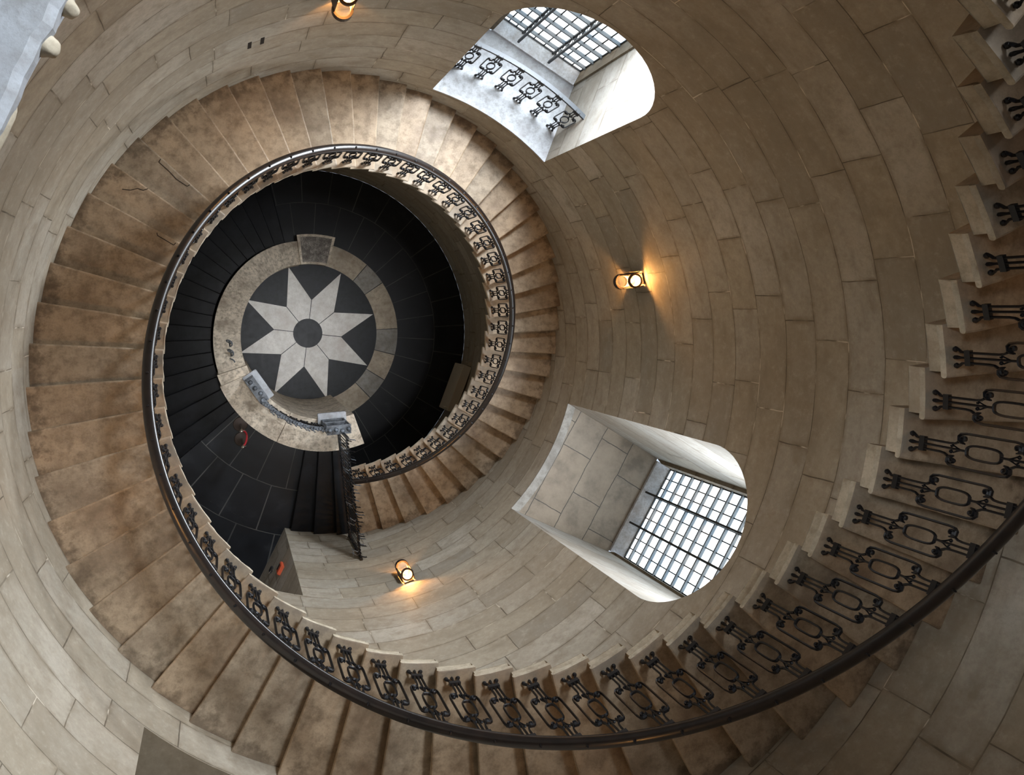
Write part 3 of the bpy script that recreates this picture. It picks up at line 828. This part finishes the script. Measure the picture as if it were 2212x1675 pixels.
# local x runs outwards to the wall
L = RO-1.66-.01; gz = 3.9-3.72
def gtop(x): return 1.62+.12*(x/L)**1.2
bm = bmesh.new()
box(bm, .0, L, -.016, .016, gz+.04, gz+.075); box(bm, 0, L, -.016, .016, gz+.26, gz+.29)
box(bm, 0, .035, -.02, .02, .0, gtop(0)); box(bm, L-.035, L, -.02, .02, gz, gtop(L))
for i in range(20):
    x0, x1 = L*i/20, L*(i+1)/20
    v = [(x0, gtop(x0)-.2), (x1, gtop(x1)-.2)]
    box(bm, x0, x1, -.016, .016, v[0][1]-.016, v[1][1]+.016)
link('frame', bm, M_iron, g)
rnd = random.Random(11); nb = 34
for i in range(nb):
    x = .06+(L-.1)*i/(nb-1); bm = bmesh.new(); t = gtop(x)+rnd.uniform(-.03, .05); dy = rnd.uniform(-.008, .008)
    tube(bm, [(x, dy, gz+.05), (x, dy, t-.1)], .0085, 5)
    tube(bm, [(x, dy, t-.1), (x, dy, t-.07), (x, dy, t-.03), (x+rnd.uniform(-.01, .01), dy, t+.04)], [.009, .02, .014, .001], 5)
    link('bar', bm, M_iron, g)
for i in range(17):
    x = .12+(L-.24)*i/16; bm = bmesh.new()
    tube(bm, [(x+.052*math.cos(q*PI/8), 0, gz+.168+.052*math.sin(q*PI/8)) for q in range(16)], .008, 5, closed=True); link('circle', bm, M_iron, g)
for i in range(48):
    x = .03+(L-.06)*i/47; bm = bmesh.new(); t = gtop(x)-.18+rnd.uniform(-.12, .1); s = rnd.choice((-1, 1)); w = rnd.uniform(.07, .15)
    tube(bm, [(x, 0, t), (x+.02, s*w*.35, t+.07), (x+.03*s, s*w*.8, t+.1), (x+.05*s, s*w, t+.06), (x+.03, s*w*.8, t+.03)], [.007, .009, .008, .006, .003], 4)
    link('leaf_scroll', bm, M_iron_lit if i % 2 == 0 else M_iron, g)  # every other leaf takes the lit tone for its blue-grey daylit edges

# ------------------------------------------------------------------ wall lamps
def lamp_proto():
    """wall sconce: local +x points from the wall into the shaft, z up, origin on the wall at lamp centre"""
    r = empty('wall_lamp')
    bm = bmesh.new(); box(bm, 0, .016, -.075, .075, -.24, .24); bmesh.ops.bevel(bm, geom=bm.edges[:], offset=.005, segments=2, affect='EDGES'); link('backplate', bm, M_bronze, r)
    def ringm(z0, z1, r0, r1, n=24, bottom=False):
        bm = bmesh.new()
        pr_ = [(r0, z0), (r1, z0), (r1, z1), (r0, z1), (r0, z0)] if not bottom else [(0, z0), (r1*.75, z0), (r1, z0+.03), (r1, z1), (r0, z1), (r0, z0+.02), (0, z0+.02)]
        lathe(bm, pr_, n, (.125, 0, 0)); return bm
    link('bottom_ring', ringm(-.235, -.15, .083, .11), M_bronze, r, smooth=False)
    link('top_ring', ringm(.19, .225, .075, .1), M_bronze, r)
    for s in (-1, 1):
        bm = bmesh.new(); box(bm, .01, .15, s*.098-.004, s*.098+.004, -.17, .2); link('side_shield', bm, M_bronze, r)
    bm = bmesh.new(); lathe(bm, [(.078, -.17), (.078, .19), (.074, .19), (.074, -.17), (.078, -.17)], 24, (.125, 0, 0)); link('glass_tube', bm, M_clear, r, smooth=True)
    bm = bmesh.new(); lathe(bm, [(0, .04), (.018, .05), (.026, .09), (.018, .135), (0, .15)], 16, (.125, 0, 0)); link('bulb', bm, M_bulb, r, smooth=True)
    return r
LAMPS = [(15.05, 9.08, 'glowing wall lamp on the right wall above the stair curve'), (283.6, 6.80, 'lowest glowing wall lamp, on the wall near the iron gate'),
         (101.0, 11.38, 'wall lamp cut off by the top edge above the stair'), (188.0, 13.2, 'wall lamp on the left wall over the treads'),
         (274.0, 15.45, 'wall lamp on the wall over the near flight'), (0.0, 17.6, 'wall lamp high on the wall beside the top flight')]
lp = lamp_proto(); used = False
for a, z, lab in LAMPS:
    loc = cyl(RO-.002, a, z); rz = R_(a)+PI
    o = lp if not used else dup(lp, loc, rz)
    used = True; o.location = loc; o.rotation_euler = (0, 0, rz); setp(o, lab, 'lamp', 'wall lamps up the stair')
    l = bpy.data.lights.new('lamp_light', 'POINT'); l.energy = 30*(.35 if z > 15 else 1); l.color = (1.0, .47, .13); l.shadow_soft_size = .02
    lo = bpy.data.objects.new('lamp_light', l); COL.objects.link(lo); lo.location = cyl(RO-.125, a, z+.168)
    l2 = bpy.data.lights.new('lamp_light', 'POINT'); l2.energy = 20*(.35 if z > 15 else 1); l2.color = (1.0, .47, .13); l2.shadow_soft_size = .02
    lo2 = bpy.data.objects.new('lamp_light', l2); COL.objects.link(lo2); lo2.location = cyl(RO-.125, a, z-.125)

# ------------------------------------------------------------------ small things
v = empty('wall_vent', cyl(RO, 113.75, 10.3), R_(113.75)+PI); setp(v, 'pair of dark upright slots cut in the upper left wall', 'vent')
for s in (-1, 1):
    bm = bmesh.new(); box(bm, -.02, .004, s*.075-.022, s*.075+.022, -.11, .11); link('slot', bm, M_dark, v)
# radiator on the star-floor wall
ra = empty('radiator', cyl(3.66, 339.2, .0), R_(339.2)+PI/2); setp(ra, 'long brown-grey radiator against the dark lower wall', 'radiator')
bm = bmesh.new(); box(bm, -.57, .57, -.1, .1, .12, .9); bmesh.ops.bevel(bm, geom=bm.edges[:], offset=.01, segments=2, affect='EDGES'); link('casing', bm, M_rad, ra)
bm = bmesh.new()
box(bm, -.56, .56, -.095, -.085, .9, .912); box(bm, -.56, .56, .085, .095, .9, .912)
for i in range(44): box(bm, -.55+.025*i, -.543+.025*i, -.085, .085, .9, .908)
link('top_grille', bm, M_rad, ra)
bm = bmesh.new(); box(bm, .585, .68, -.09, .0, .62, .86); link('valve_box', bm, M_tan, ra)
for x in (-.5, .5):
    bm = bmesh.new(); tube(bm, [(x, .09, .8), (x, .2, .8)], .012, 8); link('bracket', bm, M_rad, ra)
    bm = bmesh.new(); box(bm, x-.02, x+.02, -.06, .06, 0, .12); link('leg', bm, M_rad, ra)

# rope barrier posts on the landing
def post(r, a):
    p = empty('barrier_post', cyl(r, a, LZ))
    bm = bmesh.new(); lathe(bm, [(0, 0), (.14, 0), (.14, .012), (.13, .02), (.03, .03), (0, .03)], 28); link('base', bm, M_bronze, p)
    bm = bmesh.new(); lathe(bm, [(.02, .04), (.02, .88), (.03, .885), (.03, .93), (.02, .935), (.0, .935)], 16); link('pole', bm, M_chrome, p, smooth=True)
    bm = bmesh.new(); lathe(bm, [(0, .93), (.02, .935), (.034, .965), (.034, .985), (.02, 1.01), (0, 1.02)], 16); link('ball_cap', bm, M_chrome, p, smooth=True)
    bm = bmesh.new(); tube(bm, [(0, 0, .9), (.05, 0, .9), (.06, 0, .88)], .008, 6); link('hook', bm, M_chrome, p)
    return p
p1 = post(2.50, 231.0); setp(p1, 'chrome rope post standing in the open on the black landing', 'post')
p2 = post(2.30, 226.0); setp(p2, 'chrome rope post half hidden beside the curved parapet', 'post')
e0 = cyl(2.50, 231.0, LZ+.9); e1 = cyl(2.30, 226.0, LZ+.9)
bm = bmesh.new(); off = Vector((.09, .02, 0))
tube(bm, [e0.lerp(e1, t)+off*math.sin(PI*t)**.5-Vector((0, 0, .22*math.sin(PI*t))) for t in [i/16 for i in range(17)]], .017, 8)
ro = link('barrier_rope', bm, M_red, smooth=True); setp(ro, 'red rope slung between the two chrome posts', 'rope')
# fittings on the door jamb
F = frame(OPEN[2]['ax'])
jt = RO*math.sin(R_(OPEN[2]['a1']-OPEN[2]['ax']))
fa = empty('fire_call_point', F(4.02, jt-.03, 4.75)); setp(fa, 'small orange-red box fixed on the dark doorway jamb', 'alarm'); fa.rotation_euler = (0, 0, R_(OPEN[2]['ax']))
bm = bmesh.new(); box(bm, -.09, .09, -.03, .03, -.13, .13); bmesh.ops.bevel(bm, geom=bm.edges[:], offset=.01, segments=2, affect='EDGES'); link('case', bm, M_redplast, fa)
bm = bmesh.new(); box(bm, -.055, .055, -.036, -.03, -.09, .0); link('window_plate', bm, M_dark, fa)
ca = empty('junction_box', F(4.3, jt-.02, 3.95)); ca.rotation_euler = (0, 0, R_(OPEN[2]['ax'])); setp(ca, 'small black cable box with loose wires low on the doorway jamb', 'box')
bm = bmesh.new(); box(bm, -.05, .05, -.02, .02, -.06, .06); link('case', bm, M_blackbar, ca)
bm = bmesh.new(); tube(bm, [(.02, -.02, .06), (.04, -.03, .15), (-.03, -.03, .22), (-.08, -.025, .18), (-.05, -.02, .32)], .008, 6); link('wire', bm, M_chrome, ca)
